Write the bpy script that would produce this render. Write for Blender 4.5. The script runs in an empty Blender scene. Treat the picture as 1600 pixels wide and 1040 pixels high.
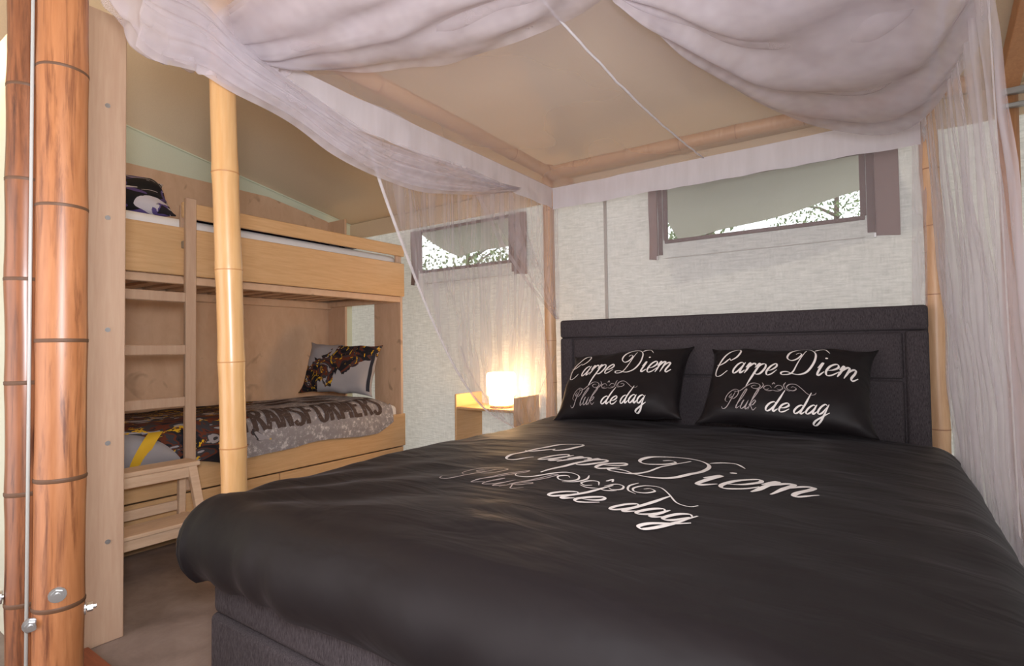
import bpy, bmesh, math, random
from mathutils import Vector, Matrix, noise
random.seed(7)
scn = bpy.context.scene
COL = scn.collection
PI = math.pi

# ------------------------------------------------------------------ camera
YAW, PITCH, ROLL, FPX, ZC = .602, .0265, -.01297, 842.4, 1.05
_f = Vector((-math.sin(YAW)*math.cos(PITCH), math.cos(YAW)*math.cos(PITCH), math.sin(PITCH)))
_r0 = Vector((math.cos(YAW), math.sin(YAW), 0)); _u0 = _r0.cross(_f)
_r = math.cos(ROLL)*_r0 + math.sin(ROLL)*_u0
_u = -math.sin(ROLL)*_r0 + math.cos(ROLL)*_u0
cam_d = bpy.data.cameras.new('camera'); cam = bpy.data.objects.new('camera', cam_d); COL.objects.link(cam)
m = Matrix((_r, _u, -_f)).transposed().to_4x4(); m.translation = (0, 0, ZC); cam.matrix_world = m
cam_d.sensor_width = 36; cam_d.lens = 36*FPX/1600; cam_d.clip_start = .02
scn.camera = cam

def at(u, v, x=None, y=None, z=None):
    """3D point where the sight line of photo pixel (u, v) meets a plane."""
    d = (u-800)/FPX*_r - (v-520)/FPX*_u + _f
    if x is not None: t = x/d.x
    elif y is not None: t = y/d.y
    else: t = (z-ZC)/d.z
    return Vector((0, 0, ZC)) + t*d

# ------------------------------------------------------------------ world, lights, exposure
w = bpy.data.worlds.new('world'); scn.world = w; w.use_nodes = True
bg = w.node_tree.nodes['Background']; bg.inputs[0].default_value = (.93, .95, 1, 1); bg.inputs[1].default_value = 4.2
sun_d = bpy.data.lights.new('sun', 'SUN'); sun_d.energy = 3; sun_d.color = (1, .9, .74); sun_d.angle = .02
sun = bpy.data.objects.new('sun', sun_d); COL.objects.link(sun)
sun.rotation_euler = Vector((-.25, 1, .62)).to_track_quat('Z', 'Y').to_euler()
# the photographer's flash, held just above the lens
fl_d = bpy.data.lights.new('camera_flash', 'AREA'); fl_d.shape = 'DISK'; fl_d.size = .28; fl_d.energy = 46; fl_d.spread = 2.7; fl_d.color = (.95, .95, 1)
fl = bpy.data.objects.new('camera_flash', fl_d); COL.objects.link(fl)
fl.location = (.03, -.02, 1.23); fl.rotation_euler = (-Vector((-2.7, 2.3, .7))).to_track_quat('Z', 'Y').to_euler()
# added warm fill behind the photographer to brown the shade, no known lamp
dl_d = bpy.data.lights.new('warm_fill_light', 'AREA'); dl_d.shape = 'RECTANGLE'; dl_d.size = 2.6; dl_d.size_y = 1.7; dl_d.energy = 19; dl_d.color = (1, .46, .25)
dl = bpy.data.objects.new('warm_fill_light', dl_d); COL.objects.link(dl)
dl.location = (-1.9, -1.72, 1.1); dl.rotation_euler = Vector((0, -1, 0)).to_track_quat('Z', 'Y').to_euler()
scn.view_settings.view_transform = 'Standard'; scn.view_settings.look = 'None'
scn.view_settings.exposure = -0.25; scn.view_settings.gamma = 1; scn.view_settings.use_curve_mapping = False
scn.cycles.transparent_max_bounces = 32

# ------------------------------------------------------------------ materials
MATS = {}
class NT:
    def __init__(s, name):
        s.m = bpy.data.materials.new(name); s.m.use_nodes = True; s.t = s.m.node_tree
        s.b = s.t.nodes['Principled BSDF']; s.out = s.t.nodes['Material Output']; MATS[name] = s.m
    def n(s, typ, **k):
        o = s.t.nodes.new(typ)
        for a, b in k.items():
            if a in o.inputs: o.inputs[a].default_value = b
            else: setattr(o, a, b)
        return o
    def l(s, a, b): s.t.links.new(a, b)
    def coord(s, scale=(1, 1, 1), kind='Object', rot=(0, 0, 0)):
        tc = s.n('ShaderNodeTexCoord'); mp = s.n('ShaderNodeMapping'); mp.inputs['Scale'].default_value = scale; mp.inputs['Rotation'].default_value = rot
        s.l(tc.outputs[kind], mp.inputs[0]); return mp.outputs[0]
    def noise(s, scale, vec, detail=3, rough=.55, dist=0):
        o = s.n('ShaderNodeTexNoise'); o.inputs['Scale'].default_value = scale; o.inputs['Detail'].default_value = detail
        o.inputs['Roughness'].default_value = rough; o.inputs['Distortion'].default_value = dist
        s.l(vec, o.inputs['Vector']); return o.outputs['Fac']
    def ramp(s, fac, stops, interp='LINEAR'):
        o = s.n('ShaderNodeValToRGB'); e = o.color_ramp.elements; o.color_ramp.interpolation = interp
        while len(e) < len(stops): e.new(.5)
        for q, (p, c) in zip(e, stops): q.position = p; q.color = (*c, 1) if len(c) == 3 else c
        s.l(fac, o.inputs[0]); return o.outputs[0]
    def mix(s, fac, a, b, typ='MIX'):
        o = s.n('ShaderNodeMix', data_type='RGBA', blend_type=typ)
        for sock, v in ((o.inputs[0], fac), (o.inputs[6], a), (o.inputs[7], b)):
            if isinstance(v, bpy.types.NodeSocket): s.l(v, sock)
            else: sock.default_value = (*v, 1) if isinstance(v, tuple) else v
        return o.outputs[2]
    def bump(s, h, strength=.3, dist=.002):
        o = s.n('ShaderNodeBump'); o.inputs['Strength'].default_value = strength; o.inputs['Distance'].default_value = dist
        s.l(h, o.inputs['Height']); s.l(o.outputs[0], s.b.inputs['Normal']); return o.outputs[0]
    def set(s, col=None, rough=None, spec=None, metal=None, **k):
        if col is not None:
            if isinstance(col, tuple): s.b.inputs['Base Color'].default_value = (*col, 1)
            else: s.l(col, s.b.inputs['Base Color'])
        if rough is not None: s.b.inputs['Roughness'].default_value = rough
        if spec is not None: s.b.inputs['Specular IOR Level'].default_value = spec
        if metal is not None: s.b.inputs['Metallic'].default_value = metal
        for a, b in k.items(): s.b.inputs[a].default_value = b
        return s

def wood(name, c1, c2, scale=(1, 1, 1), rough=.5, knots=False):
    t = NT(name); v = t.coord(scale)
    g = t.noise(9, v, 6, .6, .6); c = t.ramp(g, [(.3, c1), (.7, c2)])
    if knots:
        k = t.noise(5, t.coord((1, 1, 1)), 2, .5, 1.5)
        c = t.mix(t.ramp(k, [(.66, (0, 0, 0)), (.76, (1, 1, 1))]), c, tuple(q*.72 for q in c1))
    t.set(c, rough, .35); t.bump(g, .08, .002); return t
wood('birch_rail', (.58, .35, .165), (.67, .43, .225), (6, .6, 9), .42)
wood('birch_panel', (.60, .39, .25), (.68, .47, .32), (3, 1.3, .7), .5, True)
wood('birch_board', (.47, .31, .215), (.53, .37, .26), (6, 6, .5), .45)
wood('pine', (.62, .42, .28), (.73, .53, .37), (6, .8, 6), .6, True)
wood('plywood_edge', (.42, .26, .13), (.62, .42, .24), (1, 1, 40), .6)
wood('lamp_wood', (.62, .40, .20), (.72, .5, .28), (4, 1, 4), .5)
wood('red_plank', (.16, .045, .02), (.24, .07, .03), (1, 8, 8), .45)
wood('tent_wood', (.48, .22, .10), (.58, .29, .14), (8, 8, .6), .5)

def bamboo_mat(name, c1, c2, streak, amt, rough):
    t = NT(name); g = t.noise(14, t.coord((5, 5, .5)), 5, .6); c = t.ramp(g, [(.3, c1), (.7, c2)])
    st = t.noise(7, t.coord((7, 7, .45)), 6, .68, .4)
    c = t.mix(t.ramp(st, [(.49, (0, 0, 0)), (.66, (amt, amt, amt))]), c, streak)
    t.set(c, rough, .5); t.bump(g, .05, .002)
bamboo_mat('bamboo_pale', (.52, .29, .115), (.59, .35, .155), (.55, .27, .09), .35, .32)
bamboo_mat('bamboo_pink', (.58, .34, .19), (.66, .42, .25), (.45, .22, .1), .4, .4)
bamboo_mat('bamboo_brown', (.30, .11, .038), (.40, .165, .066), (.12, .035, .012), .95, .4)
bamboo_mat('bamboo_dark', (.16, .055, .022), (.27, .10, .04), (.05, .016, .008), .95, .33)
NT('node_pale').set((.42, .2, .07), .5)
NT('node_brown').set((.10, .045, .02), .6)
NT('node_pink').set((.36, .18, .1), .5)

t = NT('steel'); t.set((.62, .62, .63), .32, metal=1.0)
t = NT('screw_steel'); t.set((.42, .42, .42), .45, metal=.8)
t = NT('cable_grey'); t.set((.38, .38, .36), .4)

# linen canvas: woven, lets some daylight through
def canvas(name, c1, c2, transl, scale=(1.2, 1.2, 11), tint=(.9, .88, .8), bmp=.35):
    t = NT(name); v = t.coord(scale)
    a = t.noise(9, v, 4, .7); b2 = t.noise(9, t.coord((scale[2], scale[2], scale[0])), 4, .7)
    f = t.mix(.35, a, b2); c = t.ramp(f, [(.36, c1), (.64, c2)])
    t.set(c, .85, .1); bn = t.bump(f, bmp, .003)
    tr = t.n('ShaderNodeBsdfTranslucent'); t.l(t.mix(1, c, tint, 'MULTIPLY'), tr.inputs[0]); t.l(bn, tr.inputs['Normal'])
    mx = t.n('ShaderNodeMixShader'); mx.inputs[0].default_value = transl
    t.l(t.b.outputs[0], mx.inputs[1]); t.l(tr.outputs[0], mx.inputs[2]); t.l(mx.outputs[0], t.out.inputs[0])
canvas('linen_wall', (.47, .475, .475), (.70, .705, .70), .2)
canvas('roof_canvas', (.70, .56, .40), (.74, .60, .43), .0, (20, 20, 20), bmp=.03)
canvas('gable_canvas', (.66, .70, .56), (.70, .74, .60), .0, (20, 20, 20), bmp=.03)
NT('strap').set((.27, .20, .19), .8)
NT('strap_dark').set((.17, .125, .12), .8)
NT('seam').set((.45, .44, .41), .9)
t = NT('awning'); t.set((.42, .39, .35), .9)
t = NT('pane'); gl = t.n('ShaderNodeBsdfGlossy'); gl.inputs['Roughness'].default_value = .12
tp = t.n('ShaderNodeBsdfTransparent'); tp.inputs[0].default_value = (.86, .88, .86, 1); mx = t.n('ShaderNodeMixShader'); mx.inputs[0].default_value = .05
t.l(tp.outputs[0], mx.inputs[1]); t.l(gl.outputs[0], mx.inputs[2]); t.l(mx.outputs[0], t.out.inputs[0])
t = NT('leaf'); t.set(t.ramp(t.noise(4, t.coord(), 2), [(.3, (.05, .10, .025)), (.7, (.16, .22, .07))]), .6)
NT('bark').set((.10, .07, .05), .9)
t = NT('grass'); t.set(t.ramp(t.noise(8, t.coord(), 4), [(.3, (.12, .13, .08)), (.7, (.2, .2, .14))]), .9)

t = NT('vinyl_floor'); g = t.noise(5, t.coord(), 8, .68, .3); t.set(t.ramp(g, [(.3, (.15, .112, .098)), (.7, (.275, .22, .195))]), .5, .35)
t = NT('partition_paint'); t.set((.74, .77, .66), .3, .5)

# bed fabrics
t = NT('charcoal_weave'); g = t.noise(60, t.coord((9, 9, 1.2)), 3, .7); t.set(t.ramp(g, [(.3, (.020, .016, .018)), (.7, (.085, .072, .078))]), .9, .15); t.bump(g, .4, .002)
t = NT('black_satin'); g = t.noise(260, t.coord(), 2); t.set((.0100, .0078, .0088), .54, .20); t.b.inputs['Sheen Weight'].default_value = .03; w1 = t.noise(3.5, t.coord((1, 2.6, 1)), 3, .5, .6); t.bump(w1, .34, .03); t.b.inputs['Sheen Roughness'].default_value = .35; t.b.inputs['Sheen Tint'].default_value = (.75, .7, .75, 1)
NT('white_print').set((.80, .76, .74), .6, .2)
NT('silver_print').set((.42, .37, .37), .5, .3)
NT('sheet_white').set((.80, .78, .77), .8)

# translucent white netting
def net(name, opac, fold=(60, 60, 2), var=.35, col=(.68, .62, .66), det=2):
    t = NT(name); v = t.coord(fold); f = t.noise(1, v, det, .6)
    lo, hi = max(0, opac*(1-var)), min(1, opac*(1+var))
    r = t.ramp(f, [(.32, (lo,)*3), (.68, (hi,)*3)])
    df = t.n('ShaderNodeBsdfDiffuse'); df.inputs[0].default_value = (*col, 1)
    tl = t.n('ShaderNodeBsdfTranslucent'); tl.inputs[0].default_value = (*col, 1)
    m1 = t.n('ShaderNodeMixShader'); m1.inputs[0].default_value = .4; t.l(df.outputs[0], m1.inputs[1]); t.l(tl.outputs[0], m1.inputs[2])
    tp = t.n('ShaderNodeBsdfTransparent'); m2 = t.n('ShaderNodeMixShader'); t.l(r, m2.inputs[0])
    t.l(tp.outputs[0], m2.inputs[1]); t.l(m1.outputs[0], m2.inputs[2]); t.l(m2.outputs[0], t.out.inputs[0])
net('net_sheer', .34, (24, 24, .25), .45, det=1)
net('net_back', .16, (1, 1, 1), .1)
net('net_roof', .33, (1, 1, 1), .1)
net('net_layers', .42, (7, 7, 3), .35)
net('net_hanging', .36, (26, 26, .25), .6, det=1)
net('net_bundle', .54, (7, 7, 7), .25)
net('net_hem', .88, (20, 20, 20), .1, (.88, .85, .88))
net('valance_cotton', .93, (20, 20, 3), .05, (.72, .68, .73))

# ------------------------------------------------------------------ mesh helpers
ORG = {}
def link(o, parent):
    COL.objects.link(o)
    if parent is not None: o.parent = parent
    return o
def tag(o, label=None, cat=None, group=None, kind=None):
    if label: o['label'] = label
    if cat: o['category'] = cat
    if group: o['group'] = group
    if kind: o['kind'] = kind
    return o
def empty(name, loc, label, cat, group=None):
    o = bpy.data.objects.new(name, None); o.location = loc; o.empty_display_size = .1; COL.objects.link(o)
    ORG[o] = Vector(loc); return tag(o, label, cat, group)
def build(name, bm, mat, parent=None, smooth=False, origin=None):
    """world-space bmesh -> object; a child's data is kept relative to its top-level thing."""
    if parent is not None: org = ORG[parent]
    elif origin is not None: org = Vector(origin)
    else:
        vs = [v.co for v in bm.verts]
        org = Vector(((min(v.x for v in vs)+max(v.x for v in vs))/2, (min(v.y for v in vs)+max(v.y for v in vs))/2, min(v.z for v in vs)))
    bmesh.ops.translate(bm, verts=bm.verts, vec=-org)
    me = bpy.data.meshes.new(name); bm.to_mesh(me); bm.free()
    if smooth: me.polygons.foreach_set('use_smooth', [True]*len(me.polygons))
    me.materials.append(MATS[mat]); o = bpy.data.objects.new(name, me)
    if parent is None: o.location = org
    link(o, parent); ORG[o] = org; return o
def box(lo, hi, bevel=.004, seg=1):
    bm = bmesh.new(); c = [(a+b)/2 for a, b in zip(lo, hi)]; s = [abs(b-a) for a, b in zip(lo, hi)]
    bmesh.ops.create_cube(bm, size=1, matrix=Matrix.Translation(c) @ Matrix.Diagonal((*s, 1)))
    if bevel: bmesh.ops.bevel(bm, geom=bm.edges[:], offset=min(bevel, min(s)*.45), segments=seg, affect='EDGES', profile=.5)
    return bm
def obox(p0, p1, wid, thick, up=(0, 0, 1), bevel=.003):
    """bar of rectangular section from p0 to p1"""
    p0, p1 = Vector(p0), Vector(p1); d = (p1-p0); L = d.length; d.normalize(); up = Vector(up)
    s = d.cross(up).normalized(); n = s.cross(d).normalized()
    bm = bmesh.new()
    M4 = Matrix((s, n, d)).transposed().to_4x4(); M4.translation = (p0+p1)/2
    bmesh.ops.create_cube(bm, size=1, matrix=M4 @ Matrix.Diagonal((wid, thick, L, 1)))
    if bevel: bmesh.ops.bevel(bm, geom=bm.edges[:], offset=min(bevel, thick*.4, wid*.4), segments=1, affect='EDGES')
    return bm
def prism(pts, axis, a, b, bevel=0):
    """polygon (2D) extruded along an axis: 'x' pts are (y,z); 'y' pts are (x,z); 'z' pts are (x,y)"""
    def P(p, t):
        return {'x': (t, p[0], p[1]), 'y': (p[0], t, p[1]), 'z': (p[0], p[1], t)}[axis]
    bm = bmesh.new(); A = [bm.verts.new(P(p, a)) for p in pts]; B = [bm.verts.new(P(p, b)) for p in pts]
    bm.faces.new(A); bm.faces.new(B[::-1])
    for i in range(len(pts)): j = (i+1) % len(pts); bm.faces.new((A[j], A[i], B[i], B[j]))
    bmesh.ops.recalc_face_normals(bm, faces=bm.faces[:])
    if bevel: bmesh.ops.bevel(bm, geom=bm.edges[:], offset=bevel, segments=1, affect='EDGES')
    return bm
def join(*bms):
    out = bmesh.new()
    for b in bms:
        me = bpy.data.meshes.new('t'); b.to_mesh(me); b.free(); out.from_mesh(me); bpy.data.meshes.remove(me)
    return out
def grid(f, nu, nv):
    """surface f(s,t), s,t in 0..1"""
    bm = bmesh.new(); V = [[bm.verts.new(f(i/nu, j/nv)) for j in range(nv+1)] for i in range(nu+1)]
    for i in range(nu):
        for j in range(nv): bm.faces.new((V[i][j], V[i+1][j], V[i+1][j+1], V[i][j+1]))
    return bm
def tube(pts, rad, seg=12, caps=True):
    """tube along points; rad is a number or a list"""
    pts = [Vector(p) for p in pts]; n = len(pts); R = rad if isinstance(rad, (list, tuple)) else [rad]*n
    bm = bmesh.new(); rings = []; ref = None
    for i, p in enumerate(pts):
        d = (pts[min(i+1, n-1)]-pts[max(i-1, 0)]).normalized()
        if ref is None: ref = d.orthogonal().normalized()
        a = (ref - d*ref.dot(d)).normalized(); b = d.cross(a); ref = a
        rings.append([bm.verts.new(p+R[i]*(math.cos(2*PI*k/seg)*a+math.sin(2*PI*k/seg)*b)) for k in range(seg)])
    for r0, r1 in zip(rings, rings[1:]):
        for k in range(seg): bm.faces.new((r0[k], r0[(k+1) % seg], r1[(k+1) % seg], r1[k]))
    if caps: bm.faces.new(rings[0][::-1]); bm.faces.new(rings[-1])
    return bm
def lathe(prof, c, seg=32):
    bm = bmesh.new(); rings = [[bm.verts.new((c[0]+r*math.cos(2*PI*k/seg), c[1]+r*math.sin(2*PI*k/seg), c[2]+z)) for k in range(seg)] for r, z in prof]
    for r0, r1 in zip(rings, rings[1:]):
        for k in range(seg): bm.faces.new((r0[k], r0[(k+1) % seg], r1[(k+1) % seg], r1[k]))
    bm.faces.new(rings[0][::-1]); bm.faces.new(rings[-1]); return bm
def spline(pts, n):
    """Catmull-Rom through points (Vectors of any size), n samples per span"""
    P = [Vector(p) for p in pts]; P = [2*P[0]-P[1]]+P+[2*P[-1]-P[-2]]; out = []
    for i in range(1, len(P)-2):
        for k in range(n):
            t = k/n; a, b, c, d = P[i-1:i+3]
            out.append(.5*((2*b)+(c-a)*t+(2*a-5*b+4*c-d)*t*t+(3*b-a-3*c+d)*t**3))
    out.append(P[-2]); return out
def resample(pts, n):
    L = [0]
    for a, b in zip(pts, pts[1:]): L.append(L[-1]+(b-a).length)
    out = []; j = 0
    for i in range(n+1):
        s = L[-1]*i/n
        while j < len(L)-2 and L[j+1] < s: j += 1
        t = (s-L[j])/max(1e-9, L[j+1]-L[j]); out.append(pts[j].lerp(pts[j+1], min(1, max(0, t))))
    return out
def struct(name, bm, mat, label=None, parent=None, smooth=False):
    o = build(name, bm, mat, parent, smooth)
    if parent is None: o['kind'] = 'structure'
    if label: o['label'] = label; 
    return o
def nz(x, y, z=0): return noise.noise(Vector((x, y, z)))

# ------------------------------------------------------------------ the setting: tent bedroom
XL, XR, YB, YF = -4.2, .60, 3.40, -1.75
def roof_z(y): return 2.25+.185*(YB-y)
def roof_top(x, y):
    """canvas hangs lower where it is sewn to the gable and rises in a soft cove"""
    q = min(1, max(0, (x-XL)/.85)); return roof_z(y)+.15*(YB-y)*(1-(1-q)**2.2)**.8
fl_o = struct('floor', box((XL-.05, YF-.05, -.05), (XR+.05, YB+.05, 0), 0), 'vinyl_floor', 'mottled grey brown vinyl floor of the tent bedroom')
# back wall with two window openings
W1 = (-3.27, -2.351, 1.722, 2.05); W2 = (-1.114, -.081, 1.722, 2.05)
xs = [XL, W1[0], W1[1], W2[0], W2[1], XR]; zs = [0, 1.722, 2.05, roof_z(YB)]
bm = bmesh.new()
for i in range(5):
    for j in range(3):
        if j == 1 and i in (1, 3): continue
        bm.faces.new([bm.verts.new((a, YB, b)) for a, b in ((xs[i], zs[j]), (xs[i+1], zs[j]), (xs[i+1], zs[j+1]), (xs[i], zs[j+1]))])
bmesh.ops.remove_doubles(bm, verts=bm.verts, dist=1e-4)
wb = struct('wall_back', bm, 'linen_wall', 'off white woven linen tent wall behind the beds')
def quad(pts):
    bm = bmesh.new(); bm.faces.new([bm.verts.new(p) for p in pts]); return bm
struct('wall_left', quad([(XL, YF, 0), (XL, YB, 0), (XL, YB, roof_z(YB)), (XL, YF, roof_z(YF))]), 'gable_canvas', 'pale green canvas side wall behind the bunk bed')
struct('wall_right', quad([(XR, YB, 0), (XR, YF, 0), (XR, YF, roof_top(XR, YF)), (XR, YB, roof_z(YB))]), 'linen_wall', 'grey linen tent wall beside the bed curtain')
bm = join(grid(lambda a, b: Vector((XL+(XR-XL)*a, YF, 1.98+(roof_top(XL+(XR-XL)*a, YF)-1.98)*b)), 40, 1),
          quad([(XL, YF, 0), (-3.25, YF, 0), (-3.25, YF, 1.98), (XL, YF, 1.98)]), quad([(-.55, YF, 0), (XR, YF, 0), (XR, YF, 1.98), (-.55, YF, 1.98)]))
struct('wall_front', bm, 'linen_wall', 'linen tent front with open entrance')
struct('ceiling', grid(lambda a, b: Vector((XL+(XR-XL)*a**1.5, YF+(YB-YF)*b, roof_top(XL+(XR-XL)*a**1.5, YF+(YB-YF)*b))), 60, 20), 'roof_canvas', 'sloping cream canvas tent roof', None, True)
# welt along the roof and gable join, seam strips on the wall
struct('trim_1', tube([(XL+.008, YF, roof_z(YF)-.012), (XL+.008, YB, roof_z(YB)-.012)], .006, 8), 'gable_canvas', 'thin welt where canvas roof meets side wall')
sx = at(947, 400, y=YB).x
struct('trim_2', box((sx-.012, YB-.006, .3), (sx+.012, YB-.001, roof_z(YB)), .001), 'seam', 'vertical seam tape on the linen wall')
struct('trim_3', box((XL, YB-.02, 2.10), (XR, YB-.004, roof_z(YB)-.004), .002), 'roof_canvas', 'canvas band along the top of the linen wall')
struct('trim_4', box((-2.33, .60, 0), (-1.2, .735, .018), .003), 'red_plank', 'red brown wooden threshold plank on the floor')

# partition with wooden end board
part = struct('wall_partition', box((XL+.01, .60, 0), (-2.366, .845, 2.30), .002), 'partition_paint', 'pale glossy partition wall at the foot of the bunk bed')
eb = build('end_board', box((-2.366, .60, 0.0), (-2.341, .845, 2.311), .003), 'birch_board', part); eb['label'] = 'birch end board with a row of screws'
for v in (165, 340, 515, 692, 846):
    p = at(168, v, x=-2.341)
    bm = join(tube([(-2.3405, p.y, p.z), (-2.338, p.y, p.z)], .0085, 14), tube([(-2.338, p.y, p.z), (-2.3375, p.y, p.z)], .0035, 6))
    build('screw', bm, 'screw_steel', eb)

# windows: vinyl pane, hems, straps and zippers
def window(name, W, label, right):
    x0, x1, z0, z1 = W
    bm = bmesh.new()
    root = struct(name, join(box((x0-.02, YB-.012, z0-.022), (x1+.02, YB+.004, z0), .002), box((x0-.02, YB-.012, z1), (x1+.02, YB+.004, z1+.022), .002),
                             box((x0-.028, YB-.012, z0), (x0, YB+.004, z1), .002), box((x1, YB-.012, z0), (x1+.028, YB+.004, z1), .002)), 'strap_dark', label)
    build('pane', box((x0, YB-.002, z0), (x1, YB, z1), 0), 'pane', root)
    for sgn, xe in ((-1, x0-.03), (1, x1+.03)):
        wd = .055 if sgn < 0 else .105
        o = .036
        lo, hi = sorted((xe+sgn*o, xe+sgn*(o+wd)))
        f = lambda s, t: Vector((lo+(hi-lo)*s, YB-.014-.006*math.sin(7*t+3*s)-.004*s, z1+.02-(z1-z0+.135)*t - .01*s*t))
        build('strap', grid(f, 4, 12), 'strap', root, True)
        lo2, hi2 = sorted((xe, xe+sgn*.03))
        f = lambda s, t: Vector((lo2+(hi2-lo2)*s, YB-.013-.004*math.sin(9*t), z1+.02-(z1-z0+.115)*t))
        build('zip_tape', grid(f, 2, 10), 'strap_dark' if right else 'strap', root, True)
        build('zipper', tube([(xe+sgn*.033, YB-.02, z1+.02), (xe+sgn*.033, YB-.022, z0-.1)], .0035, 6), 'strap_dark', root)
        build('zip_pull', box((xe+sgn*.033-.005, YB-.03, z0-.125), (xe+sgn*.033+.005, YB-.02, z0-.1), .001), 'steel', root)
    build('stitch_line', box((x0-.02, YB-.004, z0-.118), (x1+.02, YB-.001, z0-.113), 0), 'seam', root)
    return root
window('window_1', W1, 'clear tent window with taupe straps above the nightstand', False)
window('window_2', W2, 'clear tent window with taupe straps above the black headboard', True)

# roof post and beam at the right wall
tp_o = empty('tent_post', (.505, 3.31, 0), 'orange brown wooden tent post standing behind the hanging white bed curtain', 'post')
build('post', tube([(.505, 3.31, 0), (.495, 3.31, 1.2), (.50, 3.31, 2.25)], .038, 16), 'tent_wood', tp_o, True)
build('bracket', box((.47, 3.25, 2.16), (.60-.01, 3.28, 2.19), .003), 'screw_steel', tp_o)
build('bracket', box((.47, 3.25, 2.10), (.60-.01, 3.28, 2.12), .003), 'screw_steel', tp_o)
struct('trim_5', obox((.50, 3.37, roof_z(3.37)-.06), (.50, YF+.02, roof_top(.5, YF+.02)-.075), .07, .09), 'tent_wood', 'brown roof beam along the top of the side wall')

# ------------------------------------------------------------------ outside: awnings, trees
struct('ground_outside', quad([(-40, YB+.2, -.3), (40, YB+.2, -.3), (40, 60, -.3), (-40, 60, -.3)]), 'grass', 'grass outside the tent')
def awning(W, label, dz0, dz1):
    x0, x1, z0, z1 = W
    f = lambda s, t: Vector((x0-.12+(x1-x0+.24)*s, YB+.03+.62*t, z1+.06-(.0+dz0*(1-s)+dz1*s)*t - .03*math.sin(PI*t) + .012*math.sin(9*s)*t))
    tag(build('window_awning', grid(f, 14, 8), 'awning', None, True), label, 'awning', 'window awnings')
awning(W1, 'beige canvas awning flap outside the window above the nightstand', .17, .07)
awning(W2, 'beige canvas awning flap outside the window above the headboard', .29, .085)
def tree(x, y, h, r, label, nleaf=3600):
    root = empty('tree', (x, y, -.3), label, 'tree', 'trees outside the windows')
    tr = [(x, y, -.3), (x+.1, y, h*.3), (x-.05, y+.1, h*.62), (x+.1, y, h*.95)]
    build('trunk', tube(spline(tr, 4), [.13-.008*i for i in range(13)], 8), 'bark', root, True)
    for k in range(6):
        a = k*1.1+x; z = h*(.35+.09*k); q = Vector((x, y, z))
        build('branch', tube([q, q+Vector((math.cos(a)*r*.4, math.sin(a)*r*.4, r*.25)), q+Vector((math.cos(a)*r*.85, math.sin(a)*r*.85, r*.4))], [.05, .035, .012], 6), 'bark', root, True)
    bm = bmesh.new()
    cl = [Vector((random.gauss(0, .5), random.gauss(0, .5), random.uniform(-1, 1)))*r for _ in range(26)]
    for i in range(nleaf):
        c = random.choice(cl)+Vector((random.gauss(0, .2), random.gauss(0, .2), random.gauss(0, .2)))*r
        c += Vector((x, y, h*.68)); s = random.uniform(.04, .085)
        a = Vector((random.gauss(0, 1), random.gauss(0, 1), random.gauss(0, 1))).normalized(); b = a.orthogonal().normalized()
        bm.faces.new([bm.verts.new(c+q) for q in (a*s, b*s*.45, -a*s, -b*s*.45)])
    build('foliage', bm, 'leaf', root)['kind'] = 'stuff'
for i, (x, y, h, r) in enumerate([(-15.5, 13.5, 5.8, 1.5), (-9.8, 12.0, 5.0, 1.5), (-3.3, 11.5, 5.0, 1.3), (-.9, 17.0, 7.2, 1.7)]):
    tree(x, y, h, r, ['leafy tree seen through the window above the nightstand, by the window edge near the bunk', 'leafy tree seen through the middle of the window above the nightstand',
                      'leafy tree seen through the window above the headboard, dark against the sky', 'loose leafy tree with bright sky showing through, seen above the headboard'][i])

# ------------------------------------------------------------------ bamboo
def bamboo(name, pts, r, nodes, mat, nmat, parent, seg=20, bulge=.06, label=None):
    """pts: centre line, nodes: list of parameters 0..1"""
    C = spline(pts, 10); C = resample(C, 90); N = len(C)-1; R = []
    for i in range(N+1):
        q = i/N; d = min([abs(q-k) for k in nodes]+[9])*N/90*90
        R.append(r*(1+bulge*math.exp(-(d/1.3)**2)-.012*math.sin(q*9)))
    o = build(name, tube(C, R, seg), mat, parent, True)
    for k in nodes:
        x = k*N; i = min(N-1, int(x)); p = C[i].lerp(C[i+1], x-i); d = (C[i+1]-C[i]).normalized()
        rr = r*(1+bulge)
        g_ = .3 if 'pale' in nmat or 'pink' in nmat else .6
        pr = [(rr*.985, -.009*g_), (rr*1.025, -.004*g_), (rr*1.012, 0), (rr*1.03, .003*g_), (rr*.985, .008*g_)]
        build('node_ring', tube([p+d*b for a, b in pr], [a for a, b in pr], seg, False), nmat, o, True)
    return o
# two brown poles in the foreground
def pole_nodes(vs, u, xy, ztop):
    out = []
    for v in vs:
        d = (u-800)/FPX*_r-(v-520)/FPX*_u+_f; tt = math.hypot(*xy)/math.hypot(d.x, d.y); out.append((ZC+tt*d.z)/ztop)
    return out
PA = (-1.55, .43); PB = (-1.632, .392)
zt = roof_top(-1.55, .43)-.04
r1 = empty('bamboo_pole', (*PA, 0), 'thick glossy brown bamboo pole with scratches, bolted to a darker pole', 'pole', 'brown bamboo poles')
bamboo('pole', [(PA[0], PA[1], 0), (PA[0], PA[1]+.004, .9), (PA[0]-.004, PA[1]+.002, 1.8), (PA[0], PA[1], zt)], .0465, pole_nodes((-110, 112, 325, 532, 745, 940, 1150), 96, PA, zt), 'bamboo_brown', 'node_brown', r1, 28, .03)
r2 = empty('bamboo_pole', (*PB, 0), 'dark reddish brown bamboo pole bolted behind the thicker glossy one', 'pole', 'brown bamboo poles')
bamboo('pole', [(PB[0]+.012, PB[1]+.004, 0), (PB[0]-.003, PB[1], 1.0), (PB[0]-.003, PB[1]-.003, 1.4), (PB[0]+.003, PB[1], zt)], .036, pole_nodes((-150, 5, 138, 283, 437, 597, 768, 937, 1120), 36, PB, zt), 'bamboo_dark', 'node_brown', r2, 24, .05)
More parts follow.
